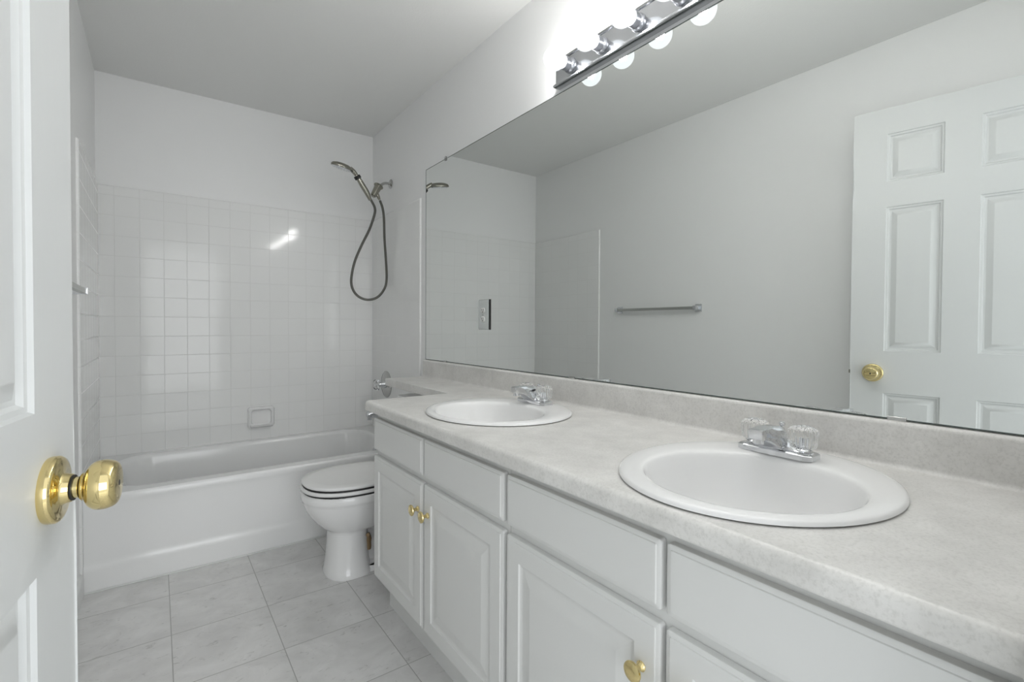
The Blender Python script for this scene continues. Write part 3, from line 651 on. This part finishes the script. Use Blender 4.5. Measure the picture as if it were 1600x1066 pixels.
ol = thing('outlet', 'duplex electrical outlet with metallic cover plate set in the mirror', 'outlet', (MX, 1.905, 1.155))
x = MX-.0003
obj('bevel_reflection', B_(x-.0015, x, 1.8555, 1.8695, 1.0855, 1.2265), M['dark'], ol)  # dark strip painted in as the plate bevel's reflection of the dark doorway
bm = bmesh.new(); lp = []
for ins, dx in ((0, 0), (0, .0022), (.0028, .0052), (.005, .0056)):
    lp.append([Vector((x-dx, p.x, p.y)) for p in rrect(1.870+ins, 1.955-ins, 1.085+ins, 1.227-ins, .004, 0, 3)])
pl = obj('cover_plate', rings(bm, lp), M['plate'], ol, 25)
for zc in (1.1755, 1.1345):
    bm = bmesh.new(); yc = 1.9125; lp = []
    def rec(k, dx): return [Vector((x-dx, yc+.0170*k*max(-.93, min(.93, math.cos(t)))*1.04, zc+.0160*k*max(-.86, min(.86, math.sin(t))))) for t in (2*PI*i/40 for i in range(40))]
    rc = obj('receptacle', rings(bm, [rec(1, .005), rec(1, .0074), rec(.94, .0080)]), M['recept'], pl, 40)
    bm = bmesh.new()
    for dy, hh in ((-.0064, .0040), (.0064, .0033)): box(bm, x-.0084, x-.0078, yc+dy-.0017, yc+dy+.0017, zc+.003-hh*1.15, zc+.003+hh*1.15)
    lathe(bm, (x-.0078, yc, zc-.0075), (-1, 0, 0), [(0, .0033), (.0006, .0033), (.0006, 0)], 14)
    obj('outlet_slot', bm, M['slot'], rc)
obj('plate_screw', lathe(bmesh.new(), (x-.0055, 1.9125, 1.155), (-1, 0, 0), [(0, .003), (.0012, .0026), (.0014, 0)], 14), M['nickel'], pl)

# ------------------------------------------------------------------ light bar
BX = 1.226; BZ0, BZ1 = 2.003, 2.107; BY1 = 1.397; PITCHB = .1555; YB0 = 1.317; NB = 8; BY0 = YB0-PITCHB*(NB-1)-.08
lb = thing('vanity_light_bar', 'chrome vanity light bar with a row of lit globe bulbs above mirror', 'light fixture', (D, (BY0+BY1)/2, 2.055))
pr = [(D-.0005, BZ0+.002), (BX-.010, BZ0+.001), (BX-.013, BZ0+.004), (BX-.013, BZ0+.009), (BX-.008, BZ0+.012), (BX-.006, BZ0+.016), (BX, BZ0+.018), (BX, BZ1-.012), (BX-.004, BZ1-.010), (BX-.006, BZ1-.004), (BX-.003, BZ1), (D-.0005, BZ1)]
rings(bm := bmesh.new(), [[Vector((a, y, b)) for a, b in pr] for y in (BY0, BY1)])
obj('back_plate', bm, M['bar'], lb, 25)
for k in range(NB):
    y = YB0-PITCHB*k; zc = 2.058
    so = obj('socket', lathe(bmesh.new(), (BX+.0005, y, zc), (-1, 0, 0), [(0, 0), (0, .0265), (.004, .027), (.013, .0235), (.014, .0222), (.0155, .0222), (.0165, .0232), (.036, .0232), (.037, .022), (.037, .015), (.033, 0)], 36), M['cup'], lb)
    obj('bulb_core', lathe(bmesh.new(), (1.166, y, zc), (-1, 0, 0), [(0, 0)]+[(.016-.016*math.cos(PI*i/10), .016*math.sin(PI*i/10)) for i in range(1, 10)]+[(.032, 0)], 20), M['core'], so)
    R_ = .0405; xc = 1.1500
    prf = [(0, .0125), (.004, .0130), (.010, .0150), (.014, .0185)]
    base = 1.192
    for i in range(3, 17):
        t = PI*i/16; prf.append((base-xc-R_*math.cos(t), R_*math.sin(t)))
    prf = [p for p in prf]
    obj('bulb', lathe(bmesh.new(), (base, y, zc), (-1, 0, 0), prf, 40), M['globe'], so, 60)

# ------------------------------------------------------------------ towel bar on the left wall (seen in the mirror)
tb = thing('towel_bar', 'chrome towel bar on the left wall, reflected in the mirror', 'towel bar', (XL, 2.07, 1.224))
xw = XL+.0003
for y in (2.388, 1.752):
    bm = bmesh.new()
    box(bm, xw, xw+.006, y-.022, y+.022, 1.224-.024, 1.224+.024, .0015); box(bm, xw+.006, xw+.052, y-.011, y+.011, 1.224-.013, 1.224+.013, .002)
    obj('post', bm, M['chrome'], tb, 25)
ba = obj('bar', B_(xw+.030, xw+.048, 1.763, 2.377, 1.2145, 1.2325, .001), M['towelbar'], tb)

# flat faces keep flat shading beside their rounded edges
for o in bpy.data.objects:
    if o.type == 'MESH' and o.name.split('.')[0] in ('tile_surround', 'door_leaf', 'door', 'drawer_front', 'counter_slab', 'banjo_shelf', 'tub_body', 'tank', 'tank_lid', 'cover_plate', 'back_plate', 'post', 'bar', 'base_plate', 'baseboard_left', 'dish_frame'):
        wm = o.modifiers.new('weighted', 'WEIGHTED_NORMAL'); wm.keep_sharp = True; wm.weight = 80
